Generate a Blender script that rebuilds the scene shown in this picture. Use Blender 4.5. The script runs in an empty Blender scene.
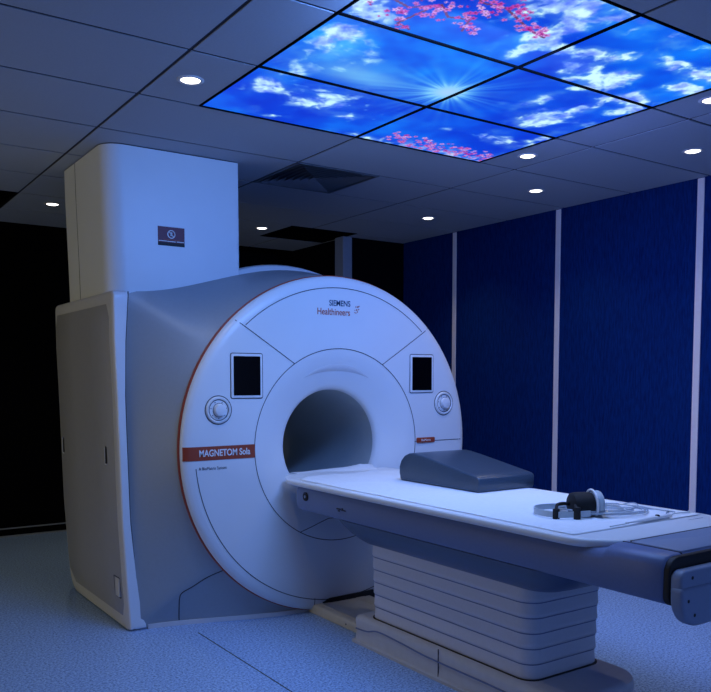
import bpy, bmesh, math, random
import numpy as np
from mathutils import Vector, Matrix

D = bpy.data
S = bpy.context.scene
COL = S.collection
PI = math.pi
random.seed(7)

# ------------------------------------------------------------------ camera
H = 1.4                                   # eye height
CEIL = 2.69
F_PX, PX, PY = 814.0, 355.5, 432.0
PITCH = math.radians(3.795)
YAW = math.radians(34.444)
cd = D.cameras.new('camera')
cam = D.objects.new('camera', cd)
COL.objects.link(cam)
cam.location = (0, 0, H)
cam.rotation_euler = (PI / 2 - PITCH, 0, -YAW)
cd.sensor_fit = 'HORIZONTAL'
cd.sensor_width = 36.0
cd.lens = F_PX / 711 * 36.0
cd.shift_y = (PY - 346) / 711
cd.shift_x = 0
cd.clip_start = 0.05
S.camera = cam

# ------------------------------------------------------------------ world, exposure, main light
w = D.worlds.new('world')
S.world = w
w.use_nodes = True
w.node_tree.nodes['Background'].inputs[0].default_value = (0.24, 0.41, 1.0, 1)
w.node_tree.nodes['Background'].inputs[1].default_value = 0.68
S.view_settings.view_transform = 'Standard'
S.view_settings.look = 'None'
S.view_settings.gamma = 1
S.view_settings.exposure = 0.0
S.view_settings.use_curve_mapping = False


def area_light(name, loc, size, energy, color, aim=(0, 0, -1), spread=180):
    l = D.lights.new(name, 'AREA')
    l.shape = 'RECTANGLE'
    l.size, l.size_y = size
    l.energy = energy
    l.color = color
    l.spread = math.radians(spread)
    o = D.objects.new(name, l)
    COL.objects.link(o)
    o.location = loc
    o.rotation_euler = Vector(aim).to_track_quat('-Z', 'Y').to_euler()
    return o


# the luminous ceiling picture: its downward light, and the light it throws towards the scanner and the right wall
E_DOWN, C_DOWN = 4.0, (0.75, 1.0, 1.0)
E_FWD, C_FWD = 27.0, (0.145, 0.345, 1.0)
E_SIDE, C_SIDE = 22.0, (0.18, 0.28, 1.0)
# added warm fill light from the left, no doorway is there
E_FILL, C_FILL = 16.0, (1.0, 0.87, 0.48)
E_SPOT, C_SPOT = 12.0, (1.0, 0.92, 0.75)
area_light('luminous_ceiling_light', (2.53, 2.79, CEIL - 0.035), (1.8, 1.8), E_DOWN, C_DOWN, (0, 0, -1), 118)
area_light('luminous_ceiling_forward_light', (2.2, 2.2, CEIL - 0.07), (1.1, 0.10), E_FWD, C_FWD, (0, 0.8, -0.6))
area_light('luminous_ceiling_side_light', (3.0, 2.79, CEIL - 0.07), (0.10, 1.7), E_SIDE, C_SIDE, (0.72, 0, -0.69))
area_light('left_fill_light', (-2.2, 4.6, 1.25), (1.8, 1.9), E_FILL, C_FILL, (1, 0.08, 0))

# ------------------------------------------------------------------ materials


def mat(name, col, rough=0.5, metal=0.0, spec=0.5, noise=0.0, nscale=40, bump=0.0, emit=None, es=0, coat=0.0):
    m = D.materials.new(name)
    m.use_nodes = True
    nt = m.node_tree
    b = nt.nodes['Principled BSDF']
    b.inputs['Base Color'].default_value = (*col, 1)
    b.inputs['Roughness'].default_value = rough
    b.inputs['Metallic'].default_value = metal
    b.inputs['Specular IOR Level'].default_value = spec
    b.inputs['Coat Weight'].default_value = coat
    if emit:
        b.inputs['Emission Color'].default_value = (*emit, 1)
        b.inputs['Emission Strength'].default_value = es
    if noise or bump:
        tc = nt.nodes.new('ShaderNodeTexCoord')
        n = nt.nodes.new('ShaderNodeTexNoise')
        n.inputs['Scale'].default_value = nscale
        n.inputs['Detail'].default_value = 4
        nt.links.new(tc.outputs['Object'], n.inputs['Vector'])
        if noise:
            r = nt.nodes.new('ShaderNodeMapRange')
            r.inputs['From Min'].default_value = 0.3
            r.inputs['From Max'].default_value = 0.7
            r.inputs['To Min'].default_value = 1 - noise
            r.inputs['To Max'].default_value = 1 + noise
            nt.links.new(n.outputs['Fac'], r.inputs['Value'])
            mx = nt.nodes.new('ShaderNodeVectorMath')
            mx.operation = 'SCALE'
            mx.inputs[0].default_value = col
            nt.links.new(r.outputs['Result'], mx.inputs['Scale'])
            nt.links.new(mx.outputs['Vector'], b.inputs['Base Color'])
        if bump:
            bp = nt.nodes.new('ShaderNodeBump')
            bp.inputs['Strength'].default_value = bump
            bp.inputs['Distance'].default_value = 0.002
            nt.links.new(n.outputs['Fac'], bp.inputs['Height'])
            nt.links.new(bp.outputs['Normal'], b.inputs['Normal'])
    return m


M = {}
M['white'] = mat('white_enamel', (0.80, 0.82, 0.84), 0.32, noise=0.01, nscale=5)
M['silver'] = mat('silver_paint', (0.36, 0.39, 0.42), 0.5, metal=0.15, noise=0.02, nscale=60)
M['panelgrey'] = mat('side_panel_paint', (0.66, 0.66, 0.68), 0.45, noise=0.02, nscale=30)
M['tower'] = mat('duct_cover_paint', (0.84, 0.86, 0.88), 0.42, noise=0.01, nscale=6)
M['red'] = mat('orange_red_accent', (0.36, 0.052, 0.02), 0.4, noise=0.02)
M['seam'] = mat('dark_joint', (0.03, 0.035, 0.05), 0.7, noise=0.05)
M['black'] = mat('black_glass', (0.001, 0.001, 0.0015), 0.25, spec=0.15, noise=0.01)
M['rubber'] = mat('black_rubber', (0.008, 0.008, 0.010), 0.6, noise=0.05)
M['teal'] = mat('dark_teal_print', (0.0, 0.05, 0.12), 0.5, noise=0.02)
M['orangeprint'] = mat('orange_print', (0.45, 0.08, 0.03), 0.5, noise=0.02)
M['whiteprint'] = mat('white_print', (0.85, 0.85, 0.85), 0.5, noise=0.02)
M['tunnel'] = mat('bore_liner', (0.45, 0.50, 0.52), 0.4, noise=0.02)
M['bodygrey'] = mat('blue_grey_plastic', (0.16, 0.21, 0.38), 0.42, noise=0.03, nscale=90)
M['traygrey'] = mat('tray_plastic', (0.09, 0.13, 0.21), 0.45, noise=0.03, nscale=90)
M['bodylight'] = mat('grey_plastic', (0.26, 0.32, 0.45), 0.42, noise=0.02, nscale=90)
M['bellows'] = mat('bellows_plastic', (0.70, 0.70, 0.74), 0.5, noise=0.02, nscale=70)
M['plinth'] = mat('plinth_beige_grey', (0.66, 0.62, 0.52), 0.5, noise=0.04, nscale=25)
M['plinthgrey'] = mat('plinth_grey_cover', (0.62, 0.61, 0.62), 0.4, noise=0.03, nscale=25)
M['tabletop'] = mat('table_top_white', (0.82, 0.84, 0.86), 0.35, noise=0.01, nscale=20)
M['cushion'] = mat('slate_vinyl', (0.045, 0.070, 0.105), 0.30, noise=0.04, nscale=60, bump=0.15)
M['paper'] = mat('crepe_paper', (0.84, 0.86, 0.88), 0.85, noise=0.03, nscale=60, bump=0.5)
M['foam'] = mat('black_foam', (0.006, 0.006, 0.007), 0.8, noise=0.1)
M['greyshell'] = mat('grey_shell', (0.45, 0.52, 0.56), 0.4, noise=0.02)
M['tile'] = mat('ceiling_tile', (0.42, 0.46, 0.53), 0.85, noise=0.03, nscale=120, bump=0.1)
M['gap'] = mat('ceiling_gap_dark', (0.002, 0.002, 0.004), 0.9, spec=0.1, noise=0.05)
M['grid'] = mat('ceiling_grid_paint', (0.055, 0.06, 0.08), 0.8, spec=0.2)
M['alu'] = mat('strip_aluminium', (1.0, 0.86, 0.80), 0.5, metal=0.0, noise=0.03)
M['slate'] = mat('pilaster_paint', (0.30, 0.34, 0.42), 0.6, noise=0.03)
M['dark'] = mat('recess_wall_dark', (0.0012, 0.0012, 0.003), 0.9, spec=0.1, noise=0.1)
M['vent'] = mat('vent_metal', (0.15, 0.17, 0.21), 0.5, noise=0.03)
M['ventdark'] = mat('vent_void', (0.004, 0.004, 0.006), 0.9, noise=0.05)
M['lamp'] = mat('downlight_glow', (1, 1, 1), 0.5, emit=(1.0, 0.93, 0.86), es=6)
M['trimwhite'] = mat('downlight_trim', (0.7, 0.7, 0.7), 0.4, noise=0.02)
M['maroon'] = mat('maroon_sign', (0.15, 0.022, 0.045), 0.5, noise=0.03)
M['tube'] = mat('clear_tubing', (0.62, 0.68, 0.75), 0.15, noise=0.02)
M['tube'].node_tree.nodes['Principled BSDF'].inputs['Transmission Weight'].default_value = 0.35


def floor_mat():
    m = mat('speckled_vinyl', (0.3, 0.36, 0.45), 0.42)
    nt = m.node_tree
    b = nt.nodes['Principled BSDF']
    tc = nt.nodes.new('ShaderNodeTexCoord')
    n1 = nt.nodes.new('ShaderNodeTexNoise')
    n1.inputs['Scale'].default_value = 85
    n1.inputs['Detail'].default_value = 3
    n1.inputs['Roughness'].default_value = 0.8
    cr = nt.nodes.new('ShaderNodeValToRGB')
    e = cr.color_ramp.elements
    e[0].position = 0.36
    e[0].color = (0.12, 0.20, 0.38, 1)
    e[1].position = 0.64
    e[1].color = (0.60, 0.80, 1.0, 1)
    x = cr.color_ramp.elements.new(0.5)
    x.color = (0.33, 0.50, 0.84, 1)
    nt.links.new(tc.outputs['Object'], n1.inputs['Vector'])
    nt.links.new(n1.outputs['Fac'], cr.inputs['Fac'])
    nt.links.new(cr.outputs['Color'], b.inputs['Base Color'])
    return m


M['floor'] = floor_mat()


def fabric_mat():
    m = mat('navy_fabric_panel', (0.004, 0.012, 0.06), 0.75, spec=0.12)
    nt = m.node_tree
    b = nt.nodes['Principled BSDF']
    tc = nt.nodes.new('ShaderNodeTexCoord')
    mp = nt.nodes.new('ShaderNodeMapping')
    mp.inputs['Scale'].default_value = (90, 90, 14)
    n = nt.nodes.new('ShaderNodeTexNoise')
    n.inputs['Scale'].default_value = 1.0
    n.inputs['Detail'].default_value = 3
    cr = nt.nodes.new('ShaderNodeValToRGB')
    cr.color_ramp.elements[0].position = 0.3
    cr.color_ramp.elements[0].color = (0.0, 0.014, 0.10, 1)
    cr.color_ramp.elements[1].position = 0.7
    cr.color_ramp.elements[1].color = (0.0, 0.032, 0.17, 1)
    nt.links.new(tc.outputs['Object'], mp.inputs['Vector'])
    nt.links.new(mp.outputs['Vector'], n.inputs['Vector'])
    nt.links.new(n.outputs['Fac'], cr.inputs['Fac'])
    nt.links.new(cr.outputs['Color'], b.inputs['Base Color'])
    return m


M['navy'] = fabric_mat()


def sky_mat():
    m = D.materials.new('printed_sky_diffuser')
    m.use_nodes = True
    nt = m.node_tree
    b = nt.nodes['Principled BSDF']
    b.inputs['Base Color'].default_value = (0.02, 0.02, 0.02, 1)
    b.inputs['Roughness'].default_value = 0.5
    a = nt.nodes.new('ShaderNodeVertexColor')
    a.layer_name = 'print'
    nt.links.new(a.outputs['Color'], b.inputs['Emission Color'])
    b.inputs['Emission Strength'].default_value = 1.0
    return m


M['sky'] = sky_mat()

# ------------------------------------------------------------------ helpers


def new(): return bmesh.new()


def obj(name, bm, m, parent=None, smooth=True, angle=35):
    me = D.meshes.new(name)
    bmesh.ops.recalc_face_normals(bm, faces=bm.faces)
    bm.to_mesh(me)
    bm.free()
    if smooth:
        for p in me.polygons:
            p.use_smooth = True
        me.set_sharp_from_angle(angle=math.radians(angle))
    me.materials.append(M[m] if isinstance(m, str) else m)
    o = D.objects.new(name, me)
    COL.objects.link(o)
    if parent:
        setpar(o, parent)
    return o


def wloc(o):
    v = Vector(o.location)
    while o.parent:
        o = o.parent
        v = v + Vector(o.location)
    return v


def setpar(o, parent):
    """children keep mesh data in room coordinates; the object offset undoes the parents' offset"""
    o.parent = parent
    o.location = -wloc(parent)


def thing(name, label, cat, loc=(0, 0, 0), group=None):
    o = D.objects.new(name, None)
    COL.objects.link(o)
    o.location = loc
    o.empty_display_size = 0.1
    return tag(o, label, cat, group)


def tag(o, label, cat, group=None):
    o['label'] = label
    o['category'] = cat
    if group:
        o['group'] = group
    return o


def lab(o, t):
    o['label'] = t
    return o


def struct(name, bm, m, smooth=False):
    o = obj(name, bm, m, None, smooth)
    o['kind'] = 'structure'
    return o


def bx(bm, x0, x1, y0, y1, z0, z1, bev=0, seg=3):
    r = bmesh.ops.create_cube(bm, size=1)
    vs = r['verts']
    for v in vs:
        v.co = Vector(((x0 + x1) / 2 + v.co.x * (x1 - x0), (y0 + y1) / 2 + v.co.y * (y1 - y0), (z0 + z1) / 2 + v.co.z * (z1 - z0)))
    if bev:
        es = list({e for v in vs for e in v.link_edges})
        bmesh.ops.bevel(bm, geom=es, offset=bev, segments=seg, profile=0.5, affect='EDGES')
    return bm


def box(*a, **k): return bx(new(), *a, **k)


def rr(x0, x1, y0, y1, r, n=8):
    """rounded rectangle outline; r a number or four radii (x0y0, x1y0, x1y1, x0y1)"""
    if not isinstance(r, (tuple, list)):
        r = (r,) * 4
    out = []
    for (cx, cy, a0, q) in ((x0 + r[0], y0 + r[0], PI, r[0]), (x1 - r[1], y0 + r[1], 1.5 * PI, r[1]), (x1 - r[2], y1 - r[2], 0, r[2]), (x0 + r[3], y1 - r[3], PI / 2, r[3])):
        for i in range(n + 1):
            a = a0 + PI / 2 * i / n
            out.append((cx + q * math.cos(a), cy + q * math.sin(a)))
    return out


def loft(bm, rings, cap=True, closed=True):
    rows = [[bm.verts.new(p) for p in r] for r in rings]
    n = len(rings[0])
    for a, b in zip(rows, rows[1:]):
        for i in range(n if closed else n - 1):
            j = (i + 1) % n
            try:
                bm.faces.new((a[i], a[j], b[j], b[i]))
            except ValueError:
                pass
    if cap:
        bm.faces.new(rows[0][::-1])
        bm.faces.new(rows[-1])
    return bm


def prism(pts, axis, a0, a1, bev=0.0, seg=3, bm=None):
    """extrude a 2-D outline along an axis, bevelled by shrinking end rings"""
    bm = bm or new()
    pts = [Vector((p[0], p[1])) for p in pts]
    n = len(pts)

    def inset(d):
        o = []
        for i in range(n):
            p, q, r = pts[i - 1], pts[i], pts[(i + 1) % n]
            e1, e2 = (q - p), (r - q)
            if e1.length < 1e-9:
                e1 = q - pts[i - 2]
            if e2.length < 1e-9:
                e2 = pts[(i + 2) % n] - q
            e1.normalize(); e2.normalize()
            n1, n2 = Vector((-e1.y, e1.x)), Vector((-e2.y, e2.x))
            m_ = n1 + n2
            if m_.length < 1e-6:
                m_ = n1
            m_.normalize()
            o.append(q + m_ * (d / max(0.4, m_.dot(n1))))
        return o

    def P(p, t):
        return {'X': (t, p[0], p[1]), 'Y': (p[0], t, p[1]), 'Z': (p[0], p[1], t)}[axis]
    rings = []
    if bev:
        for k in range(seg + 1):
            a = PI / 2 * k / seg
            rings.append([P(p, a0 + bev * (1 - math.sin(a))) for p in inset(bev * (1 - math.cos(PI / 2 - a) if False else bev and (1 - math.sin(a)) * 0 + (1 - math.sin(a)) * 0) )]) if False else rings.append([P(p, a0 + bev * (1 - math.cos(PI / 2 - (PI / 2 - a)))) for p in inset(bev * (1 - math.sin(a)))])
        for k in range(seg + 1):
            a = PI / 2 * (seg - k) / seg
            rings.append([P(p, a1 - bev * (1 - math.cos(a))) for p in inset(bev * (1 - math.sin(a)))])
    else:
        rings = [[P(p, a0) for p in pts], [P(p, a1) for p in pts]]
    return loft(bm, rings)


def tube(bm, pts, r, n=8, cyclic=False):
    pts = [Vector(p) for p in pts]
    rings = []
    N = len(pts)
    up = None
    for i, p in enumerate(pts):
        if cyclic:
            t = pts[(i + 1) % N] - pts[i - 1]
        else:
            t = pts[min(i + 1, N - 1)] - pts[max(i - 1, 0)]
        t.normalize()
        if up is None:
            up = t.orthogonal().normalized()
        up = (up - t * up.dot(t))
        up.normalize()
        s = t.cross(up)
        rad = r[i] if isinstance(r, (list, tuple)) else r
        rings.append([p + up * (rad * math.cos(2 * PI * k / n)) + s * (rad * math.sin(2 * PI * k / n)) for k in range(n)])
    if cyclic:
        rings.append(rings[0])
        loft(bm, rings, cap=False)
        bmesh.ops.remove_doubles(bm, verts=bm.verts, dist=1e-6)
    else:
        loft(bm, rings)
    return bm


def smoothline(ctrl, n=12):
    """Catmull-Rom through control points"""
    c = [Vector(p) for p in ctrl]
    c = [c[0]] + c + [c[-1]]
    out = []
    for i in range(1, len(c) - 2):
        for k in range(n):
            t = k / n
            p0, p1, p2, p3 = c[i - 1], c[i], c[i + 1], c[i + 2]
            out.append(0.5 * ((2 * p1) + (p2 - p0) * t + (2 * p0 - 5 * p1 + 4 * p2 - p3) * t * t + (3 * p1 - p0 - 3 * p2 + p3) * t ** 3))
    out.append(c[-2])
    return out


def latheY(bm, prof, cx, cz, n=128, a0=0, a1=2 * PI, caps=False):
    """profile of (radius, y) turned about the axis parallel to Y"""
    full = abs(a1 - a0 - 2 * PI) < 1e-6
    cnt = n if full else n + 1
    rows = []
    for (r, y) in prof:
        rows.append([bm.verts.new((cx + r * math.cos(a0 + (a1 - a0) * i / n), y, cz + r * math.sin(a0 + (a1 - a0) * i / n))) for i in range(cnt)])
    for a, b in zip(rows, rows[1:]):
        for i in range(n):
            j = (i + 1) % cnt
            bm.faces.new((a[i], a[j], b[j], b[i]))
    if caps:
        bm.faces.new(rows[0]); bm.faces.new(rows[-1])
    return bm


def latheZ(bm, prof, cx, cy, n=32, cap=True):
    rings = [[(cx + r * math.cos(2 * PI * i / n), cy + r * math.sin(2 * PI * i / n), z) for i in range(n)] for (r, z) in prof]
    return loft(bm, rings, cap)


def lettering(name, body, size, loc, m, parent, face='-Y', align='CENTER', depth=0.0006, bold=0.0, sx=1.0):
    cu = D.curves.new(name, 'FONT')
    cu.body = body
    cu.size = size
    cu.align_x = align
    cu.align_y = 'CENTER'
    cu.extrude = depth
    cu.offset = bold
    t = D.objects.new(name, cu)
    COL.objects.link(t)
    bpy.context.view_layer.update()
    dg = bpy.context.evaluated_depsgraph_get()
    me = D.meshes.new_from_object(t.evaluated_get(dg))
    D.objects.remove(t)
    me.name = name
    mw = Matrix.Translation(loc) @ Matrix.Rotation(PI / 2, 4, 'X') @ Matrix.Diagonal((sx, 1, 1, 1))
    me.transform(mw)
    me.materials.clear()
    me.materials.append(M[m])
    o = D.objects.new(name, me)
    COL.objects.link(o)
    setpar(o, parent)
    return o


def sm(x): x = max(0.0, min(1.0, x)); return x * x * (3 - 2 * x)


# ------------------------------------------------------------------ the room
XW = 4.87          # right wall
YB = 6.28          # short back wall by the corner
YR = 7.60          # recess behind the scanner
XL = -2.4
YN = -1.6
XP = 4.22          # edge of the pilaster

struct('floor', box(XL, XW + 0.1, YN, YR + 0.1, -0.1, 0.0), 'floor')
bm = new()
for x in (1.775,):
    bx(bm, x - 0.003, x + 0.003, YN, 4.12, 0.0, 0.0008)
o = struct('trim_1', bm, 'seam')
o['label'] = 'welded joint line between vinyl floor sheets'

# ceiling: 1.2 x 0.6 lay-in tiles with shadow gaps, cut round the luminous picture and the vents
PXA, PXB, PYA, PYB = 1.63, 3.43, 1.89, 3.69
xs = [-2.27, -1.07, 0.13, 1.33, 2.53, 3.73, 4.87]
ys = [-1.71 + 0.6 * i for i in range(16)]      # ... 1.89, 2.49, 3.09, 3.69 ...
holes = [(PXA, PXB, PYA, PYB), (2.53, 3.13, 4.29, 4.89), (3.53, 4.2, 6.09, 6.69), (-1.07, 1.33, 6.09, 7.29)]
g = 0.0085
bm = new()
gridbm = new()
for i in range(len(xs) - 1):
    for j in range(len(ys) - 1):
        rects = [(xs[i], xs[i + 1], ys[j], ys[j + 1])]
        for hx0, hx1, hy0, hy1 in holes:
            nr = []
            for (a, b, c, d) in rects:
                if hx0 >= b - 1e-6 or hx1 <= a + 1e-6 or hy0 >= d - 1e-6 or hy1 <= c + 1e-6:
                    nr.append((a, b, c, d)); continue
                if hx0 > a + 1e-6: nr.append((a, hx0, c, d))
                if hx1 < b - 1e-6: nr.append((hx1, b, c, d))
                mx0, mx1 = max(a, hx0), min(b, hx1)
                if hy0 > c + 1e-6: nr.append((mx0, mx1, c, hy0))
                if hy1 < d - 1e-6: nr.append((mx0, mx1, hy1, d))
            rects = nr
        for (a, b, c, d) in rects:
            if b - a < 0.03 or d - c < 0.03 or c > YR: continue
            d = min(d, YR)
            bx(bm, a + g, b - g, c + g, d - g, CEIL, CEIL + 0.004)
            for (p0, p1, q0, q1) in ((a, b, c, c + g), (a, b, d - g, d), (a, a + g, c + g, d - g), (b - g, b, c + g, d - g)):
                bx(gridbm, p0, p1, q0, q1, CEIL + 0.005, CEIL + 0.008)
struct('ceiling', bm, 'tile')
struct('trim_20', gridbm, 'grid')['label'] = 'recessed dark grid between the ceiling tiles'
struct('trim_2', box(XL, XW + 0.1, YN, YR + 0.1, CEIL + 0.075, CEIL + 0.12), 'gap')['label'] = 'dark void above the ceiling tiles'

# right wall: navy fabric panels with aluminium strips
struct('wall_right', box(XW, XW + 0.1, YN, YB + 0.1, 0, CEIL + 0.06), 'navy')
k = 3
for y in (0.75, 1.95, 3.15, 4.345, 5.54):
    bm = new()
    bx(bm, XW - 0.006, XW + 0.002, y - 0.024, y + 0.024, 0.0, CEIL - 0.002, bev=0.002, seg=1)
    struct('trim_%d' % k, bm, 'alu'); k += 1
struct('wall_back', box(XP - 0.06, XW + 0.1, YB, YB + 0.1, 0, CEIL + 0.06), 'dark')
bm = new()
bx(bm, XP - 0.07, XP + 0.03, YB - 0.03, YB + 0.11, 0, CEIL - 0.002, bev=0.004, seg=1)
struct('trim_%d' % k, bm, 'slate')['label'] = 'grey pilaster strip ending the short back wall'; k += 1
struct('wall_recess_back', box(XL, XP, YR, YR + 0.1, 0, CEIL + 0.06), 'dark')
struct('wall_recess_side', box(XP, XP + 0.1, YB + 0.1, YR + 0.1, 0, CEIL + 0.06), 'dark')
struct('wall_front_blocker', box(XL - 0.1, 0.8, YN - 0.1, YN, 0, CEIL + 0.06), 'dark')  # unseen partial wall, added to keep ambient light off the left side
struct('wall_left', box(XL - 0.1, XL, YN, YR + 0.1, 0, CEIL + 0.06), 'navy')
bm = new()
bx(bm, XL, XP, YR - 0.02, YR, 0.0, 0.012)
bx(bm, XL, XP, YR - 0.012, YR, 0.07, 0.08)
struct('baseboard_back', bm, 'slate')

# ------------------------------------------------------------------ luminous sky picture, six panels


def vnoise(x, y, seed):
    xi, yi = np.floor(x).astype(int), np.floor(y).astype(int)
    fx, fy = x - xi, y - yi
    fx, fy = fx * fx * (3 - 2 * fx), fy * fy * (3 - 2 * fy)

    def h(a, b):
        v = np.sin(a * 127.1 + b * 311.7 + seed * 74.7) * 43758.5453
        return v - np.floor(v)
    return (h(xi, yi) * (1 - fx) + h(xi + 1, yi) * fx) * (1 - fy) + (h(xi, yi + 1) * (1 - fx) + h(xi + 1, yi + 1) * fx) * fy


def fbm(x, y, seed, octv=5):
    s, a, t = 0, 0.5, 0
    for o in range(octv):
        s = s + a * vnoise(x * 2 ** o, y * 2 ** o, seed + o)
        t += a
        a *= 0.55
    return s / t


# cloud patches: x, y, radius x, radius y, strength
CLOUDS = [(1.79, 2.74, .12, .16, .9), (1.70, 2.62, .10, .12, .7), (1.93, 2.86, .08, .10, .45), (1.77, 3.20, .07, .14, .8), (2.12, 3.30, .17, .09, .85),
          (2.28, 3.42, .12, .07, .6), (2.05, 3.62, .10, .04, .4), (2.90, 2.71, .05, .13, 1.0), (3.10, 2.93, .10, .10, 1.15),
          (3.19, 2.71, .05, .12, .95), (2.42, 2.34, .03, .08, .95), (2.41, 2.24, .07, .05, .9), (2.50, 2.26, .16, .04, .9),
          (2.72, 2.20, .12, .07, 1.0), (2.66, 2.03, .12, .10, .6), (2.78, 2.36, .10, .07, 1.0), (2.93, 2.41, .12, .12, 1.05),
          (3.27, 2.50, .14, .07, 1.0), (3.38, 2.62, .10, .08, .8), (3.19, 2.11, .22, .05, .8), (3.36, 2.02, .12, .07, .8), (3.37, 2.26, .12, .05, .8), (2.30, 2.03, .22, .13, .85),
          (2.05, 1.97, .25, .09, .55), (2.90, 1.97, .22, .05, .5), (1.69, 2.40, .09, .16, .9), (1.75, 2.20, .09, .10, .6), (3.20, 3.30, .20, .06, .55), (3.05, 3.20, .08, .04, .5),
          (2.62, 3.66, .20, .03, .6), (3.0, 3.66, .3, .03, .5), (3.37, 3.1, .07, .2, .6), (2.85, 3.30, .03, .03, .4), (2.85, 2.53, .04, .06, .7), (2.80, 2.85, .05, .03, .5)]
BLOSSOM = [  # clusters: x, y, radius, density
    (1.85, 2.34, .07, .9), (1.88, 2.27, .07, .9), (1.80, 2.40, .05, .6), (1.96, 2.30, .06, .5), (2.06, 2.28, .06, .9), (2.12, 2.34, .04, .7), (2.03, 2.17, .06, .8), (2.12, 2.16, .07, .8), (2.12, 2.09, .07, .6),
    (2.20, 2.13, .05, .7), (2.27, 2.20, .04, .9), (2.33, 2.20, .04, .8), (2.37, 2.22, .03, .6), (1.93, 2.17, .06, .6), (1.68, 2.33, .05, .5), (1.90, 2.46, .03, .4)]
rgx = np.random.RandomState(5)
FLOW = []
for (x, y, r, dn) in BLOSSOM:
    for _ in range(int(17 * dn)):
        a, q = rgx.rand() * 2 * PI, r * math.sqrt(rgx.rand())
        FLOW.append((x + q * math.cos(a), y + q * math.sin(a), 0.007 + 0.009 * rgx.rand(), rgx.rand()))
for _ in range(170):
    u = rgx.rand()
    FLOW.append((2.66 + 0.77 * u, 3.665 - 0.17 * rgx.rand() ** 1.5 - (0.03 if u < .2 else 0), 0.007 + 0.010 * rgx.rand(), rgx.rand()))
BRANCH = [[(1.66, 2.28), (1.82, 2.32), (1.9, 2.24), (1.98, 2.3), (2.06, 2.27), (2.1, 2.36)], [(1.9, 2.05), (2.0, 2.15), (2.1, 2.13), (2.2, 2.17), (2.3, 2.21), (2.4, 2.23)],
          [(1.88, 2.3), (1.86, 2.44), (1.93, 2.46)]]


def paint(X, Y):
    wx = X + 0.07 * (fbm(X * 5, Y * 5, 3) - .5)
    wy = Y + 0.07 * (fbm(X * 5, Y * 5, 9) - .5)
    n = fbm(wx * 7, wy * 7, 21, 6)
    n2 = fbm(X * 3, Y * 3, 41, 4)
    base = np.stack([0.0 + 0.02 * n2, 0.30 + 0.40 * (n2 - .5), 0.90 + 0.25 * (n2 - .5)], -1)
    pale = np.clip((n2 - .45) * 2.2, 0, 1) * np.clip(1.25 - (X - 1.63) / 1.6, .25, 1)
    base = base + pale[..., None] * np.array([.08, .26, .08])
    dx, dy = X - 2.49, Y - 2.885
    r = np.hypot(dx, dy)
    an = np.arctan2(dy, dx)
    ray = 0.45 + 0.30 * np.sin(an * 31 + 2.1 * np.sin(an * 7)) + 0.30 * np.sin(an * 13 + 1.3)
    glow = np.exp(-(r / 0.10) ** 2) * 1.2 + np.exp(-r / 0.16) * np.clip(ray, 0, 1) * 1.0
    st = np.clip(np.exp(-((X - 2.05) / .30) ** 2 - ((Y - 2.93 - .15 * (X - 2.0)) / .14) ** 2), 0, 1) * (0.30 + .6 * fbm(X * 3 + Y * 9, Y * 4, 77, 3))
    m_ = np.zeros_like(X)
    for (cx, cy, rx, ry, s) in CLOUDS:
        m_ = np.maximum(m_, s * np.exp(-(((X - cx) / (rx * 1.35)) ** 2 + ((Y - cy) / (ry * 1.35)) ** 2)))
    wisp = fbm(wx * 13 + 3 * n2, wy * 13, 61, 6)
    cl = np.clip((m_ * 0.9 + (n - .5) * 1.6 + (wisp - .5) * 1.5 - .36) * 2.3, 0, 1) ** 1.1 * np.clip(m_ * 3, 0, 1)
    soft = np.clip(m_ * .55 + (n - .5) * .8 - .1, 0, .5)
    cl = np.maximum(cl, soft)
    shade = np.clip(.70 + (fbm(wx * 17, wy * 17, 5, 5) - .40) * 1.5, .45, 1.08)
    ccol = np.stack([0.80 * shade, 0.86 * shade + .10, np.ones_like(shade)], -1)
    c = base * (1 - cl[..., None]) + ccol * cl[..., None]
    haze = np.clip(st + glow, 0, 1)[..., None]
    c = c * (1 - haze) + (np.array([.58, .90, 1.0]) + np.array([.35, .1, 0]) * np.exp(-(r / .07) ** 2)[..., None]) * haze
    halo = np.exp(-r / .33)[..., None] * .35
    c = c * (1 - halo) + np.array([.10, .50, 1.0]) * halo
    # far-row foliage haze behind the small blossoms
    hz = np.clip((Y - 3.50) / .12, 0, 1) * np.clip((X - 2.72) / .15, 0, 1) * (fbm(X * 24, Y * 24, 8, 3) > .5)
    c = c * (1 - .55 * hz[..., None]) + np.array([.72, .72, .98]) * .55 * hz[..., None]
    for br in BRANCH:
        for (p, q) in zip(br, br[1:]):
            vx, vy = q[0] - p[0], q[1] - p[1]
            t = np.clip(((X - p[0]) * vx + (Y - p[1]) * vy) / (vx * vx + vy * vy), 0, 1)
            d = np.hypot(X - p[0] - t * vx, Y - p[1] - t * vy)
            k_ = (d < .0055)[..., None]
            c = np.where(k_, np.array([.42, .22, .42]), c)
    for (fx, fy, fr, t) in FLOW:
        if fx < X.min() - .03 or fx > X.max() + .03 or fy < Y.min() - .03 or fy > Y.max() + .03: continue
        d = np.hypot(X - fx, Y - fy) * (1 + .25 * np.cos(5 * np.arctan2(Y - fy, X - fx) + t * 6))
        k_ = np.clip((fr - d) / .004, 0, 1)[..., None]
        colr = np.array([.74 + .12 * t, .16 + .52 * t, .62 + .33 * t])
        colr = colr * (1 - .35 * (d < fr * .35)[..., None]) if True else colr
        c = c * (1 - k_) + colr * k_
    c = np.clip(c, 0, 1)
    return np.where(c <= .04045, c / 12.92, ((c + .055) / 1.055) ** 2.4)


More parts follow.
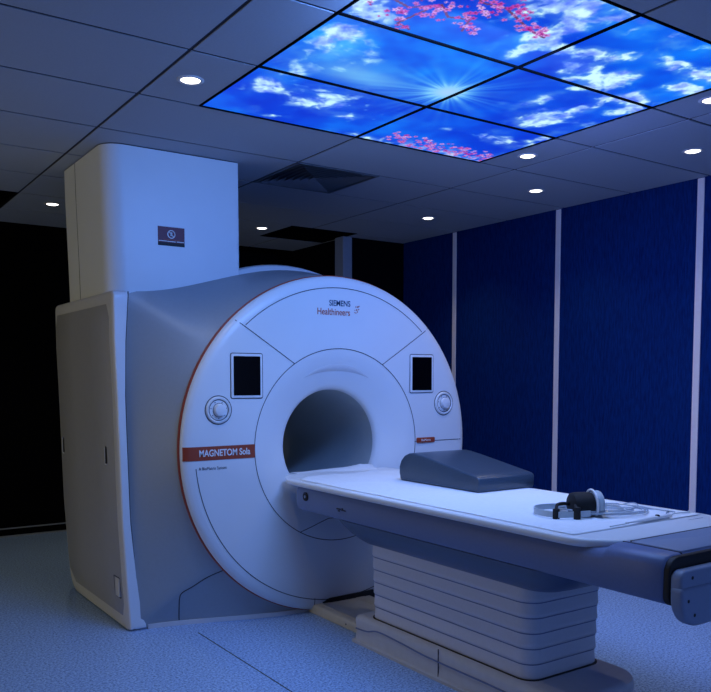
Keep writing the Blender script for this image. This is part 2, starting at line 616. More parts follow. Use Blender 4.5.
def sky_panel(x0, x1, y0, y1, label):
    t = thing('sky_light_panel', label, 'light panel', ((x0 + x1) / 2, (y0 + y1) / 2, CEIL), 'printed sky light panels set in the ceiling')
    fr = 0.007
    ax, bx_, ay, by = x0 + fr, x1 - fr, y0 + fr, y1 - fr
    nx, ny = 185, 122
    gx, gy = np.linspace(ax, bx_, nx), np.linspace(ay, by, ny)
    X, Y = np.meshgrid(gx, gy)
    c = paint(X, Y)
    me = D.meshes.new('printed_diffuser')
    verts = np.stack([X, Y, np.full_like(X, CEIL + 0.004)], -1).reshape(-1, 3)
    idx = np.arange(nx * ny).reshape(ny, nx)
    f = np.stack([idx[:-1, :-1], idx[1:, :-1], idx[1:, 1:], idx[:-1, 1:]], -1).reshape(-1, 4)
    me.from_pydata(verts.tolist(), [], f.tolist())
    ca = me.color_attributes.new('print', 'FLOAT_COLOR', 'POINT')
    rgba = np.concatenate([c.reshape(-1, 3), np.ones((nx * ny, 1))], 1).astype(np.float32)
    ca.data.foreach_set('color', rgba.ravel())
    me.materials.append(M['sky'])
    o = D.objects.new('printed_diffuser', me)
    COL.objects.link(o)
    setpar(o, t)
    bm = new()
    for (a, b, cc, d) in ((x0, x1, y0, y0 + fr), (x0, x1, y1 - fr, y1), (x0, x0 + fr, y0 + fr, y1 - fr), (x1 - fr, x1, y0 + fr, y1 - fr)):
        bx(bm, a, b, cc, d, CEIL - 0.002, CEIL + 0.03)
    obj('frame', bm, 'gap', t, False)
    bm = new()
    bx(bm, x0 + 0.002, x1 - 0.002, y0 + 0.002, y1 - 0.002, CEIL + 0.03, CEIL + 0.06)
    obj('light_housing', bm, 'vent', t, False)
    return t


XM = (PXA + PXB) / 2
for (a, b, c, d, l) in (
        (PXA, XM, PYB - .6, PYB, 'lit ceiling panel nearest the duct column, blue sky with wispy white clouds'),
        (XM, PXB, PYB - .6, PYB, 'lit ceiling panel with small pink blossoms along its far edge'),
        (PXA, XM, PYB - 1.2, PYB - .6, 'lit ceiling panel with pale streaks of cloud and the left half of the sunburst'),
        (XM, PXB, PYB - 1.2, PYB - .6, 'lit ceiling panel with white puffy clouds right of the sunburst'),
        (PXA, XM, PYA, PYA + .6, 'lit ceiling panel crossed by large pink blossom branches'),
        (XM, PXB, PYA, PYA + .6, 'lit ceiling panel of deep blue sky and sweeping cloud, nearest the right wall and camera')):
    sky_panel(a, b, c, d, l)

# ------------------------------------------------------------------ downlights


def downlight(x, y, label):
    t = thing('recessed_downlight', label, 'ceiling light', (x, y, CEIL), 'small round downlights in the ceiling')
    bm = new()
    latheZ(bm, [(0.043, CEIL - 0.004), (0.052, CEIL - 0.005), (0.060, CEIL - 0.001), (0.060, CEIL + 0.010), (0.043, CEIL + 0.010)], x, y, cap=False)
    bm2 = bm
    obj('trim_ring', bm2, 'trimwhite', t)
    bm = new()
    latheZ(bm, [(0.0425, CEIL + 0.008), (0.0425, CEIL - 0.001), (0.030, CEIL - 0.006), (0.012, CEIL - 0.008)], x, y)
    obj('diffuser', bm, 'lamp', t)
    l = D.lights.new('downlight_beam', 'SPOT')
    l.energy = E_SPOT
    l.color = C_SPOT
    l.spot_size = math.radians(115)
    l.spot_blend = 1.0
    l.shadow_soft_size = 0.02
    o = D.objects.new('downlight_beam', l)
    COL.objects.link(o)
    o.location = (x, y, CEIL - 0.03)


for x, y, l in ((1.46, 3.395, 'round downlight in the tile left of the luminous sky picture'),
                (1.62, 6.345, 'round downlight in the dark far corner left of the duct column'),
                (3.36, 6.325, 'round downlight just right of the duct column, above the scanner top'),
                (4.26, 5.175, 'round downlight near the second wall strip, farthest along the right wall'),
                (3.56, 3.42, 'round downlight at the far right corner of the sky picture'),
                (4.26, 4.01, 'round downlight in the middle of the row along the right wall'),
                (4.26, 2.815, 'round downlight nearest the camera in the row along the right wall'),
                (3.56, 2.26, 'round downlight cut by the right edge of the photo, beside the sky picture')):
    downlight(x, y, l)

# ------------------------------------------------------------------ vents
t = thing('air_diffuser', 'square louvred air diffuser in the ceiling between duct column and sky picture', 'air vent', (2.83, 4.59, CEIL))
x0, x1, y0, y1 = 2.53, 3.13, 4.29, 4.89
bm = new()
for (a, b, c, d) in ((x0, x1, y0, y0 + .022), (x0, x1, y1 - .022, y1), (x0, x0 + .022, y0 + .022, y1 - .022), (x1 - .022, x1, y0 + .022, y1 - .022)):
    bx(bm, a + .004, b - .004, c + .004, d - .004, CEIL - 0.004, CEIL + 0.03)
obj('frame', bm, 'vent', t, False)
bm = new()
mx, my = (x0 + x1) / 2, (y0 + y1) / 2
for q in range(7):
    h0 = 0.262 - q * 0.038
    if h0 < 0.02: break
    a = [(mx + sx * h0, my + sy * h0, CEIL - 0.003) for sx, sy in ((-1, -1), (1, -1), (1, 1), (-1, 1))]
    h1 = h0 - 0.026
    b = [(mx + sx * h1, my + sy * h1, CEIL + 0.028) for sx, sy in ((-1, -1), (1, -1), (1, 1), (-1, 1))]
    a2 = [(mx + sx * (h0 - .003), my + sy * (h0 - .003), CEIL - 0.004) for sx, sy in ((-1, -1), (1, -1), (1, 1), (-1, 1))]
    b2 = [(mx + sx * (h1 - .003), my + sy * (h1 - .003), CEIL + 0.027) for sx, sy in ((-1, -1), (1, -1), (1, 1), (-1, 1))]
    loft(bm, [a, b, b2, a2, a], cap=False)
obj('louvres', bm, 'vent', t, False)
obj('void', box(x0 + .01, x1 - .01, y0 + .01, y1 - .01, CEIL + 0.045, CEIL + 0.05), 'ventdark', t, False)


def grille(x0, x1, y0, y1, label):
    t = thing('return_grille', label, 'air vent', ((x0 + x1) / 2, (y0 + y1) / 2, CEIL))
    bm = new()
    for (a, b, c, d) in ((x0, x1, y0, y0 + .02), (x0, x1, y1 - .02, y1), (x0, x0 + .02, y0 + .02, y1 - .02), (x1 - .02, x1, y0 + .02, y1 - .02)):
        bx(bm, a + .004, b - .004, c + .004, d - .004, CEIL - 0.001, CEIL + 0.03)
    obj('frame', bm, 'gap', t, False)
    bm = new()
    n = int((y1 - y0 - .06) / .05)
    for i in range(n):
        y = y0 + .04 + i * .05
        loft(bm, [[(x0 + .02, y, CEIL), (x0 + .02, y + .003, CEIL), (x0 + .02, y + .023, CEIL + .03), (x0 + .02, y + .02, CEIL + .03)],
                  [(x1 - .02, y, CEIL), (x1 - .02, y + .003, CEIL), (x1 - .02, y + .023, CEIL + .03), (x1 - .02, y + .02, CEIL + .03)]])
    obj('slats', bm, 'gap', t, False)
    obj('void', box(x0 + .01, x1 - .01, y0 + .01, y1 - .01, CEIL + 0.04, CEIL + 0.045), 'ventdark', t, False)


grille(3.53, 4.2, 6.09, 6.69, 'dark ceiling grille behind the scanner, right of the far downlight')
grille(-1.07, 1.33, 6.09, 7.29, 'large black ceiling grille left of the duct column at the photo edge')

# ------------------------------------------------------------------ duct column above the scanner
t = thing('duct_column', 'square pale duct column rising from the scanner top to the ceiling', 'column', (1.84, 4.9, 1.8))


def col_ring(z):
    f = 0.02 * (1 - sm((z - 1.8) / .9))          # slight flare: narrower at the base
    return [(p[0], p[1], z) for p in rr(1.425 + f * .9, 2.24, 4.5, 5.31, (0.11, 0.02, 0.02, 0.03), 10)]


bm = new()
loft(bm, [col_ring(z) for z in (1.72, 1.9, 2.1, 2.3, 2.5, 2.684)])
obj('casing', bm, 'tower', t)
bm = new()
loft(bm, [[(p[0], p[1], z) for p in rr(1.43, 2.235, 4.505, 5.305, (0.105, 0.02, 0.02, 0.03), 10)] for z in (2.684, 2.695)])
obj('shadow_gap', bm, 'seam', t)
bm = new()
loft(bm, [[(1.424 + .018 * (1 - sm((z - 1.8) / .9)), 5.05, z), (1.424 + .018 * (1 - sm((z - 1.8) / .9)), 5.055, z), (1.45, 5.055, z), (1.45, 5.05, z)] for z in (1.85, 2.1, 2.3, 2.5, 2.684)])
obj('joint', bm, 'seam', t, False)
for (x, y, z) in ((2.236, 4.53, 2.23), (1.44, 5.285, 2.45)):
    bm = new()
    bmesh.ops.create_uvsphere(bm, u_segments=12, v_segments=8, radius=0.011, matrix=Matrix.Translation((x, y, z)))
    obj('screw_cap', bm, 'whiteprint', t)
# small maroon notice with a prohibition symbol
sx0, sx1, sz0, sz1 = 1.725, 1.885, 2.155, 2.262
sg = obj('notice', box(sx0, sx1, 4.4975, 4.5, sz0, sz1), 'maroon', t, False)
lab(sg, 'small dark maroon prohibition notice')
bm = new()
latheY(bm, [(0.024, 4.4975), (0.024, 4.4968), (0.019, 4.4968), (0.019, 4.4975)], 1.805, 2.221, 40)
loft(bm, [[(1.805 + a * math.cos(q) - b * math.sin(q), y, 2.221 + a * math.sin(q) + b * math.cos(q)) for (a, b) in ((-.02, -.002), (.02, -.002), (.02, .002), (-.02, .002))] for q in (-PI / 4,) for y in (4.4975, 4.4968)])
bx(bm, 1.799, 1.811, 4.4968, 4.4975, 2.212, 2.232)
obj('symbol', bm, 'whiteprint', sg, False)
bm = new()
bx(bm, sx0 + .004, sx0 + .052, 4.4968, 4.4975, 2.179, 2.183)
bx(bm, sx0 + .055, sx0 + .105, 4.4968, 4.4975, 2.178, 2.182)
bx(bm, sx0 + .112, sx1 - .005, 4.4968, 4.4975, 2.179, 2.183)
obj('text_line', bm, 'whiteprint', sg, False)
bm = new()
bx(bm, sx0 + .03, sx1 - .03, 4.4968, 4.4975, 2.188, 2.191)
obj('text_line', bm, 'orangeprint', sg, False)
obj('footer_band', box(sx0, sx1, 4.4969, 4.4975, sz0, sz0 + .018), 'rubber', sg, False)

# ------------------------------------------------------------------ the scanner
CX, CZ, R = 2.68, 1.0, 1.003
sc = thing('mri_scanner', 'large white and silver MRI scanner with round bore standing on blue floor', 'MRI scanner', (CX, 4.7, 0))
# front cover, turned about the bore axis
prof = [(0.330, 4.20), (0.332, 4.180), (0.342, 4.163), (0.362, 4.150), (0.40, 4.131), (0.45, 4.108), (0.51, 4.084), (0.55, 4.074), (0.574, 4.071),
        (0.60, 4.070), (0.75, 4.068), (0.90, 4.068), (0.945, 4.070), (0.970, 4.075), (0.990, 4.084), (1.000, 4.096), (1.003, 4.110)]


def ysurf(r):
    for (r0, y0), (r1, y1) in zip(prof, prof[1:]):
        if r0 <= r <= r1:
            return y0 + (y1 - y0) * (r - r0) / (r1 - r0)
    return prof[-1][1]


bm = new()
latheY(bm, prof, CX, CZ, 180)
fc = obj('front_cover', bm, 'white', sc, True, 50)
bm = new()
latheY(bm, [(1.002, 4.112), (1.008, 4.115), (1.009, 4.131), (1.000, 4.140)], CX, CZ, 180)
bmesh.ops.delete(bm, geom=[f for f in bm.faces if f.calc_center_median().z < 0.012], context='FACES')
lab(obj('accent_ring', bm, 'red', sc), 'thin orange-red ring round the front cover')
bm = new()
latheY(bm, [(0.330, 4.199), (0.330, 4.6), (0.330, 5.0), (0.330, 5.5)], CX, CZ, 96)
lab(obj('bore_tunnel', bm, 'tunnel', sc), 'grey tunnel lining')
# raised grey crescent over the bore
bm = new()
rows = []
for i in range(41):
    a = PI / 2 + (i / 40 - .5) * 1.05
    wdt = 0.020 * math.sin(PI * i / 40) + 0.0006
    row = []
    for q, off in ((-1, 0), (-.5, -.006), (.5, -.006), (1, 0)):
        r = 0.462 + wdt * q
        row.append((CX + r * math.cos(a), ysurf(r) + off * math.sin(PI * i / 40) - .0005, CZ + r * math.sin(a)))
    rows.append(row)
loft(bm, rows, cap=False, closed=False)
obj('bore_rim_crescent', bm, 'panelgrey', sc)


def arc_seam(r, a0, a1, wd=0.0045, parent=None):
    bm = new()
    n = max(8, int(abs(a1 - a0) * 60))
    row = []
    for i in range(n + 1):
        a = a0 + (a1 - a0) * i / n
        row.append([(CX + q * math.cos(a), ysurf(q) - 0.0012, CZ + q * math.sin(a)) for q in (r - wd / 2, r + wd / 2)])
    loft(bm, row, cap=False, closed=False)
    return obj('cover_joint', bm, 'seam', parent or fc, False)


def line_seam(p, q, wd=0.0045, parent=None, n=12):
    bm = new()
    p, q = Vector(p), Vector(q)
    d = (q - p).normalized()
    nn = Vector((-d.y, d.x)) * wd / 2
    row = []
    for i in range(n + 1):
        c = p + (q - p) * i / n
        row.append([(v.x, ysurf(math.hypot(v.x - CX, v.y - CZ)) - 0.0012, v.y) for v in (c - nn, c + nn)])
    loft(bm, row, cap=False, closed=False)
    return obj('cover_joint', bm, 'seam', parent or fc, False)


arc_seam(0.932, math.radians(48), math.radians(132))
arc_seam(0.932, PI * 1.03, PI * 1.97)
arc_seam(0.574, 0, 2 * PI)
for s in (-1, 1):
    line_seam((CX + s * .575 * math.cos(math.radians(57)), CZ + .575 * math.sin(math.radians(57))), (CX + s * 0.99 * math.cos(math.radians(46.5)), CZ + 0.99 * math.sin(math.radians(46.5))))
line_seam((3.25, 0.995), (3.675, 0.995))
line_seam((2.40, 0.50), (2.62, 0.555), 0.004)
line_seam((2.62, 0.555), (2.97, 0.55), 0.004)
line_seam((2.497, 0.04), (2.497, 0.092), 0.004)
line_seam((3.005, 0.05), (3.005, 0.13), 0.004)

# screens, knobs
def screen(x0, x1, z0, z1, yf, l):
    fr = obj('display_frame', prism(rr(x0 - .014, x1 + .014, z0 - .014, z1 + .014, .009, 5), 'Y', yf - .006, yf + .012, .003, 2), 'white', sc)
    lab(fr, l)
    g_ = obj('screen', prism(rr(x0, x1, z0, z1, .004, 3), 'Y', yf - .0075, yf), 'black', fr, False)
    # thin shadow joint round the frame
    o_ = rr(x0 - .0185, x1 + .0185, z0 - .0185, z1 + .0185, .013, 5)
    bm = new()
    loft(bm, [[(p[0], yf - .0012, p[1]) for p in o_], [(p[0], yf - .0012, p[1]) for p in rr(x0 - .0135, x1 + .0135, z0 - .0135, z1 + .0135, .009, 5)]], cap=False)
    obj('frame_joint', bm, 'seam', fr, False)


screen(1.977, 2.141, 1.304, 1.520, 4.068, 'left control display with black screen')
screen(3.223, 3.381, 1.322, 1.533, 4.068, 'right control display with black screen')


def knob(x, z, l):
    y = 4.068
    bm = new()
    latheY(bm, [(0.0001, y - .004), (0.056, y - .004), (0.060, y - .008), (0.064, y - .011), (0.070, y - .010), (0.074, y - .004), (0.075, y + .004)], x, z, 48)
    k_ = obj('control_dial', bm, 'white', sc, True, 40)
    lab(k_, l)
    bm = new()
    latheY(bm, [(0.0755, y - .0012), (0.0800, y - .0012)], x, z, 48)
    latheY(bm, [(0.0540, y - .0048), (0.0585, y - .0072)], x, z, 48)
    obj('ring_joint', bm, 'seam', k_, False)
    bm = new()
    latheY(bm, [(0.036, y - .0046), (0.0385, y - .0046)], x + .004, z, 40)
    obj('knob_joint', bm, 'seam', k_, False)
    bm = new()
    latheY(bm, [(0.036, y - .004), (0.034, y - .022), (0.031, y - .028), (0.026, y - .030), (0.0001, y - .031)], x + .004, z, 40)
    obj('knob', bm, 'white', k_, True, 40)
    for i in range(7):
        a = PI * (0.15 + 1.7 * i / 6) + PI * .5
        bm = new()
        bx(bm, x + .046 * math.cos(a) - .0025, x + .046 * math.cos(a) + .0025, y - .0052, y - .0035, z + .046 * math.sin(a) - .0025, z + .046 * math.sin(a) + .0025)
        obj('dial_mark', bm, 'seam', k_, False)


knob(1.886, 1.226, 'left round control dial')
knob(3.488, 1.236, 'right round control dial')

# orange-red name band wrapping from the rim
bz0, bz1 = 0.955, 1.030
bm = new()
row = []
for i in range(31):
    x = 1.6845 + (2.106 - 1.6845) * (i / 30) ** 1.6
    row.append([(x, ysurf(min(R, math.hypot(x - CX, z - CZ))) - 0.0022, z) for z in (bz0, (bz0 + bz1) / 2, bz1)])
loft(bm, row, cap=False, closed=False)
band = lab(obj('name_band', bm, 'red', sc), 'orange-red name band with white lettering')
lettering('lettering', 'MAGNETOM Sola', 0.051, (1.922, 4.0652, 0.992), 'whiteprint', band, bold=0.0011, sx=0.79)
lettering('small_lettering', 'A BioMatrix System', 0.024, (1.850, 4.0672, 0.910), 'seam', fc, sx=0.85)
lettering('logo_lettering', 'SIEMENS', 0.047, (2.677, 4.0672, 1.840), 'teal', fc, bold=0.0007, sx=0.86)
lettering('logo_lettering', 'Healthineers', 0.054, (2.634, 4.0672, 1.788), 'orangeprint', fc, bold=0.0006, sx=0.84)
bm = new()
for (dx, dz, r_) in ((2.792, 1.826, .004), (2.806, 1.826, .0055), (2.785, 1.806, .003), (2.798, 1.808, .005), (2.782, 1.792, .003), (2.792, 1.790, .004), (2.812, 1.812, .004), (2.803, 1.797, .004), (2.815, 1.830, .004)):
    latheY(bm, [(0.0001, 4.0665), (r_, 4.0665)], dx, dz, 12)
obj('logo_dots', bm, 'orangeprint', fc, False)
pl = lab(obj('small_name_plate', prism(rr(3.262, 3.412, .985, 1.018, .008, 4), 'Y', 4.061, 4.068, .002, 2), 'red', sc), 'small dark red plate on the right of the cover')
lettering('plate_lettering', 'BioMatrix', 0.022, (3.337, 4.0605, 1.001), 'whiteprint', pl, sx=0.9)

# silver housing lofted from the round cover to the bowed body behind it
HX0, HX1 = 1.475, 3.72


def outline(a):
    """point of the body outline in direction a from the bore centre"""
    dx, dz = math.cos(a), math.sin(a)
    hw = (HX1 - HX0) / 2
    cx0 = (HX0 + HX1) / 2

    def top(x):
        u = abs(x - cx0) / hw
        return 1.868 + 0.20 * sm((1 - u) * 1.02) - (0.35 * sm((u - .25) / .7) if x > cx0 + .2 else 0)
    lo, hi = 0.0, 3.0
    for _ in range(40):
        m_ = (lo + hi) / 2
        x, z = CX + dx * m_, CZ + dz * m_
        inside = HX0 < x < HX1 and 0.002 < z < top(x)
        if inside:      # soft corners
            u = abs(x - cx0) / hw
            ex = max(0, (abs(x - cx0) - (hw - (.06 if x < cx0 else .3))) / (.06 if x < cx0 else .3))
            ez = max(0, (z - (top(x) - (.06 if x < cx0 else .3))) / (.06 if x < cx0 else .3))
            if ex > 0 and ez > 0 and ex * ex + ez * ez > 1:
                inside = False
        if inside: lo = m_
        else: hi = m_
    return CX + dx * lo, CZ + dz * lo


def yfront(x, z):
    """how far forward the body edge stands at the outline"""
    u = sm((x - 1.49) / 0.95)
    yb = 4.352 - 0.215 * u if x < CX else 4.137 + 0.215 * sm((x - 2.9) / .95)
    yt = 4.352 + 0.10 * sm((x - 1.49) / .5)
    k_ = sm((z - 0.05) / 1.7)
    return yb * (1 - k_) + yt * k_


N = 240
angs = [2 * PI * i / N for i in range(N)]
rings = []
outs = [outline(a) for a in angs]
inner = [(CX + R * math.cos(a), CZ + R * math.sin(a)) for a in angs]
T = 16
for k_ in range(T + 1):
    t_ = k_ / T
    ring = []
    for (xo, zo), (xi, zi) in zip(outs, inner):
        y1 = yfront(xo, zo)
        # shoulder: leaves the rim steeply, lies flatter towards the outline
        g_ = 1 - (1 - t_) ** 1.25
        ring.append((xi + (xo - xi) * t_, 4.138 + (y1 - 4.138) * g_, zi + (zo - zi) * t_))
    rings.append(ring)
for (s_, dy) in ((0.9985, 0.012), (0.996, 0.03), (0.996, 1.15)):
    rings.append([(CX + (xo - CX) * s_ if s_ < 1 else xo, yfront(xo, zo) + dy if dy < 1 else 5.5, CZ + (zo - CZ) * (s_ if zo > .1 else 1)) for (xo, zo) in outs])
bm = new()
loft(bm, rings, cap=False)
hs = lab(obj('housing', bm, 'silver', sc, True, 60), 'silver painted curved body')
# kick plate and lower access panel joint on the housing
def on_house(x, z):
    """y of the housing surface at x, z (left part)"""
    a = math.atan2(z - CZ, x - CX)
    xo, zo = outline(a)
    ri, ro, r = R, math.hypot(xo - CX, zo - CZ), math.hypot(x - CX, z - CZ)
    t_ = max(0, min(1, (r - ri) / max(1e-4, ro - ri)))
    g_ = 1 - (1 - t_) ** 1.25
    return 4.138 + (yfront(xo, zo) - 4.138) * g_


bm = new()
row = []
for i in range(40):
    x = 1.57 + (2.50 - 1.57) * i / 39
    y = yfront(x, 0.0)
    row.append([(x, y - 0.010, 0.0), (x, y - .012, 0.02), (x, min(y, on_house(x, .024) if x < 2.4 else y) - 0.008, 0.026), (x, y + .01, 0.026)])
loft(bm, row, cap=True, closed=True)
lab(obj('kick_plate', bm, 'panelgrey', hs), 'pale strip along the floor')


def house_line(pts, wd=0.0028, name='access_joint'):
    bm = new()
    P_ = smoothline([(p[0], 0, p[1]) for p in pts], 10)
    L = [(p.x, on_house(p.x, p.z) - .001, p.z) for p in P_]
    tube(bm, L, wd, 6)
    return obj(name, bm, 'seam', hs)


house_line([(1.742, .03), (1.735, .10), (1.728, .165), (1.736, .20), (1.79, .235), (1.86, .285), (1.955, .33)])

# left side cover with its tapered front edge, painted white as if strongly lit
Z_ = [0.008, 0.05, 0.15, 0.30, 0.45, 0.62, 0.80, 1.0, 1.28, 1.5, 1.7, 1.80, 1.85, 1.87]


def lerp_tab(z, tab):
    for (z0, v0), (z1, v1) in zip(tab, tab[1:]):
        if z <= z1:
            return v0 + (v1 - v0) * sm((z - z0) / (z1 - z0)) if z > z0 else v0
    return tab[-1][1]


def xl(z): return np.interp(z, [0, .3, .62, 1.28, 1.6, 1.87], [1.467, 1.447, 1.430, 1.415, 1.405, 1.404])
def xr(z): return np.interp(z, [0, .15, .3, .62, 1.28, 1.6, 1.87], [1.564, 1.532, 1.508, 1.479, 1.464, 1.472, 1.491])


def yz_extent(z):
    a0, b0, z0, z1 = 4.34, 5.52, 0.008, 1.87
    a, b = a0, b0
    for (r, top, near) in ((.035, True, True), (.05, True, False), (.015, False, True), (.14, False, False)):
        d = (z - (z1 - r)) if top else ((z0 + r) - z)
        if d > 0:
            off = r - math.sqrt(max(0, r * r - d * d))
            if near: a = max(a, a0 + off)
            else: b = min(b, b0 - off)
    return a, b


zz = sorted(set([0.008, .012, .02, .03, .045, .065, .09, .12, .148] + [0.2 + .1 * i for i in range(17)] + [1.82, 1.835, 1.845, 1.855, 1.862, 1.867, 1.87]))
bm = new()
rings = []
for z in zz:
    a, b = yz_extent(z)
    x0_, x1_ = float(xl(z)), float(xr(z))
    ztop = max(0, (z - 1.845) / .025)
    tp = .018 * (1 - math.sqrt(max(0, 1 - ztop * ztop)))
    ring = [(x1_, a + .008, z), (x1_ - .004, a + .002, z), (x1_ - .012, a, z), (x0_ + .022 + tp, a, z), (x0_ + .010 + tp, a + .004, z), (x0_ + .003 + tp, a + .012, z), (x0_ + tp, a + .03, z)]
    for q in (.15, .4, .7):
        ring.append((x0_ + tp, a + (b - a) * q, z))
    ring += [(x0_ + tp, b - .03, z), (x0_ + .006 + tp, b - .008, z), (x0_ + .03 + tp, b, z), (x1_, b, z)]
    rings.append(ring)
loft(bm, rings)
sp = lab(obj('side_cover', bm, 'panelgrey', sc, True, 50), 'grey left side cover with tapered front edge painted as lit')
bm = new()
rings = []
for z in [q for q in zz if q > .01 and q < 1.866]:
    a, b = yz_extent(z)
    x0_, x1_ = float(xl(z)), float(xr(z))
    rings.append([(x0_ + .006, a + .012, z), (x0_ + .006, a + .002, z), (x0_ + .010, a - .003, z), (x0_ + .016, a - .004, z), (x1_ - .006, a - .004, z), (x1_, a - .001, z), (x1_, a + .012, z)])
loft(bm, rings)
lab(obj('lit_front_edge', bm, 'white', sp, True, 30), 'tapered front edge strip, painted white as if lit')
# inset door of the side cover
bm = new()
rings = []
oy0, oy1, oz0, oz1 = 4.405, 5.47, 0.075, 1.80
ol = rr(oy0, oy1, oz0, oz1, (.03, .12, .04, .04), 8)
ol = [(y, z) for (y, z) in ol]
gridn = 24
bm = new()
rows = []
for i in range(gridn + 1):
    z = oz0 + (oz1 - oz0) * i / gridn
    a, b = oy0, oy1
    for (r, top, near) in ((.04, True, True), (.04, True, False), (.03, False, True), (.12, False, False)):
        d = (z - (oz1 - r)) if top else ((oz0 + r) - z)
        if d > 0:
            off = r - math.sqrt(max(0, r * r - d * d))
            if near: a = oy0 + off
            else: b = oy1 - off
    x_ = float(xl(z))
    rows.append([(x_ + .002, a - .004, z), (x_ - .004, a, z), (x_ - .004, a + (b - a) * .33, z), (x_ - .004, a + (b - a) * .66, z), (x_ - .004, b, z), (x_ + .002, b + .004, z)])
loft(bm, rows, cap=False, closed=False)
dr = lab(obj('side_door', bm, mat('side_door_paint', (0.36, 0.36, 0.38), 0.5, noise=0.02, nscale=25), sp, True, 60), 'darker grey inset door')
# pulls and a small hatch
for (y, z) in ((4.54, .968), (5.42, .966)):
    x_ = float(xl(z))
    obj('pull_recess', prism(rr(y - .016, y + .016, z - .05, z + .05, .014, 5), 'X', x_ - .0062, x_), 'rubber', sp, False)
    bm = new()
    bx(bm, x_ - .009, x_ - .004, y + .010, y + .018, z - .048, z + .048, bev=.002, seg=2)
    bx(bm, x_ - .009, x_ - .004, y - .016, y + .014, z - .055, z - .047, bev=.002, seg=2)
    obj('pull_lip', bm, 'white', sp)
y0_, y1_, z0_, z1_ = 4.42, 4.53, .17, .29
x_ = float(xl(.23))
bm = new()
o_, i_ = rr(y0_, y1_, z0_, z1_, .01, 4), rr(y0_ + .006, y1_ - .006, z0_ + .006, z1_ - .006, .008, 4)
loft(bm, [[(float(xl(p[1])) - .0052, p[0], p[1]) for p in o_], [(float(xl(p[1])) - .0052, p[0], p[1]) for p in i_]], cap=False)
obj('hatch_joint', bm, 'seam', sp, False)
obj('hatch', prism(rr(y0_ + .008, y1_ - .03, z0_ + .008, z1_ - .008, .006, 4), 'X', x_ - .010, x_ + .003, .002, 2), 'panelgrey', sp)
# joint between side cover and housing
bm = new()
tube(bm, [(float(xr(z)) + .003, 4.345 if z > .02 else 4.35, z) for z in [0.01 + 1.855 * i / 60 for i in range(61)]], 0.0032, 6)
obj('cover_joint', bm, 'seam', sc)
bm = new()
latheY(bm, [(0.90, 4.62), (1.09, 4.62), (1.118, 4.63), (1.128, 4.66), (1.130, 5.3), (1.11, 5.4), (0.9, 5.42)], CX - 0.06, CZ, 120, a0=0.0, a1=PI)
bmesh.ops.scale(bm, vec=(1, 1, 1.0), verts=bm.verts)
obj('magnet_cover', bm, 'white', sc)
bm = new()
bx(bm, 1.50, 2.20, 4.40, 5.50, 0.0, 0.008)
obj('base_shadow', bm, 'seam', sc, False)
# dark slot where the track enters under the cover
bm = new()
loft(bm, [[(2.535, y, .004), (2.555, y, .060), (2.60, y, .078), (2.92, y, .084), (2.95, y, .070), (2.99, y, .066), (2.99, y, .004)] for y in (4.060, 4.12)])
obj('foot_slot', bm, 'rubber', sc, False)

# ------------------------------------------------------------------ patient table
TX = 2.68
pt = thing('patient_table', 'long MRI patient table docked to the bore on a ribbed pedestal', 'patient table', (TX, 2.8, 0))


def body_ring(y, s):
    """cross-section of the upper body; s shrinks it for rounded ends"""
    hw = 0.412 - s
    zt, zb = 0.812 - s * .4, 0.668 + s
    if y < 1.80: zt = 0.829 - s
    pts = [(-hw + .05, zt), (-hw + .02, zt - .006), (-hw + .006, zt - .02), (-hw, zt - .04), (-hw + .002, zb + .03), (-hw + .010, zb + .008), (-hw + .03, zb), (-hw + .14, zb - .006)]
    pts = pts + [(-a, b) for a, b in pts[::-1]]
    return [(TX + a, y, b) for a, b in pts]


bm = new()
ys_ = [(1.562, .010), (1.566, .004), (1.575, 0), (1.66, 0), (1.79, 0), (1.81, 0), (2.4, 0), (3.0, 0), (3.6, 0), (3.86, 0), (3.89, .004), (3.90, .02)]
loft(bm, [body_ring(y, s) for y, s in ys_])
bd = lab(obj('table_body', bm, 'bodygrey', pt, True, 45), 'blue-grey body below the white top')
# recessed lower tray narrowing to the pedestal
def tray(z, hw, ya, yb, r):
    return [(p[0], p[1], z) for p in rr(TX - hw, TX + hw - .02, ya, yb, r, 8)]


bm = new()
loft(bm, [tray(.672, .400, 2.00, 3.60, .16), tray(.645, .396, 2.01, 3.56, .16), tray(.61, .378, 2.04, 3.50, .15), tray(.58, .345, 2.09, 3.46, .13), tray(.555, .300, 2.16, 3.44, .10), tray(.54, .255, 2.24, 3.43, .07)])
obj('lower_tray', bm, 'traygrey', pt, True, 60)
# white top
bm = new()
o_ = rr(2.25, 3.112, 1.775, 3.985, (.20, .20, .02, .02), 12)
def zr(outl, z): return [(p[0], p[1], z) for p in outl]
def ins(d): return rr(2.25 + d, 3.112 - d, 1.775 + d, 3.985 - d, (.20 - d, .20 - d, .02, .02), 12)
loft(bm, [zr(ins(.012), .802), zr(ins(.002), .808), zr(ins(0), .815), zr(ins(0), .826), zr(ins(.004), .832), zr(ins(.012), .835)])
tt = obj('table_top', bm, 'tabletop', pt, True, 50)
obj('bore_slide', prism(rr(2.40, 2.96, .80, .832, .01, 3), 'Y', 3.98, 4.22, 0), 'tabletop', pt)
# flange rising into the flare at the bore
bm = new()
rows = []
for i in range(9):
    t_ = i / 8
    y = 3.93 + .16 * t_
    hw = .43 - .06 * t_
    rows.append([(TX - hw, y, .815 + .012 * t_), (TX - hw + .03, y, .836 + .006 * t_), (TX + hw - .03, y, .836 + .006 * t_), (TX + hw, y, .815 + .012 * t_), (TX + hw - .03, y, .79), (TX - hw + .03, y, .79)])
loft(bm, rows)
obj('docking_flange', bm, 'tabletop', pt, True, 40)
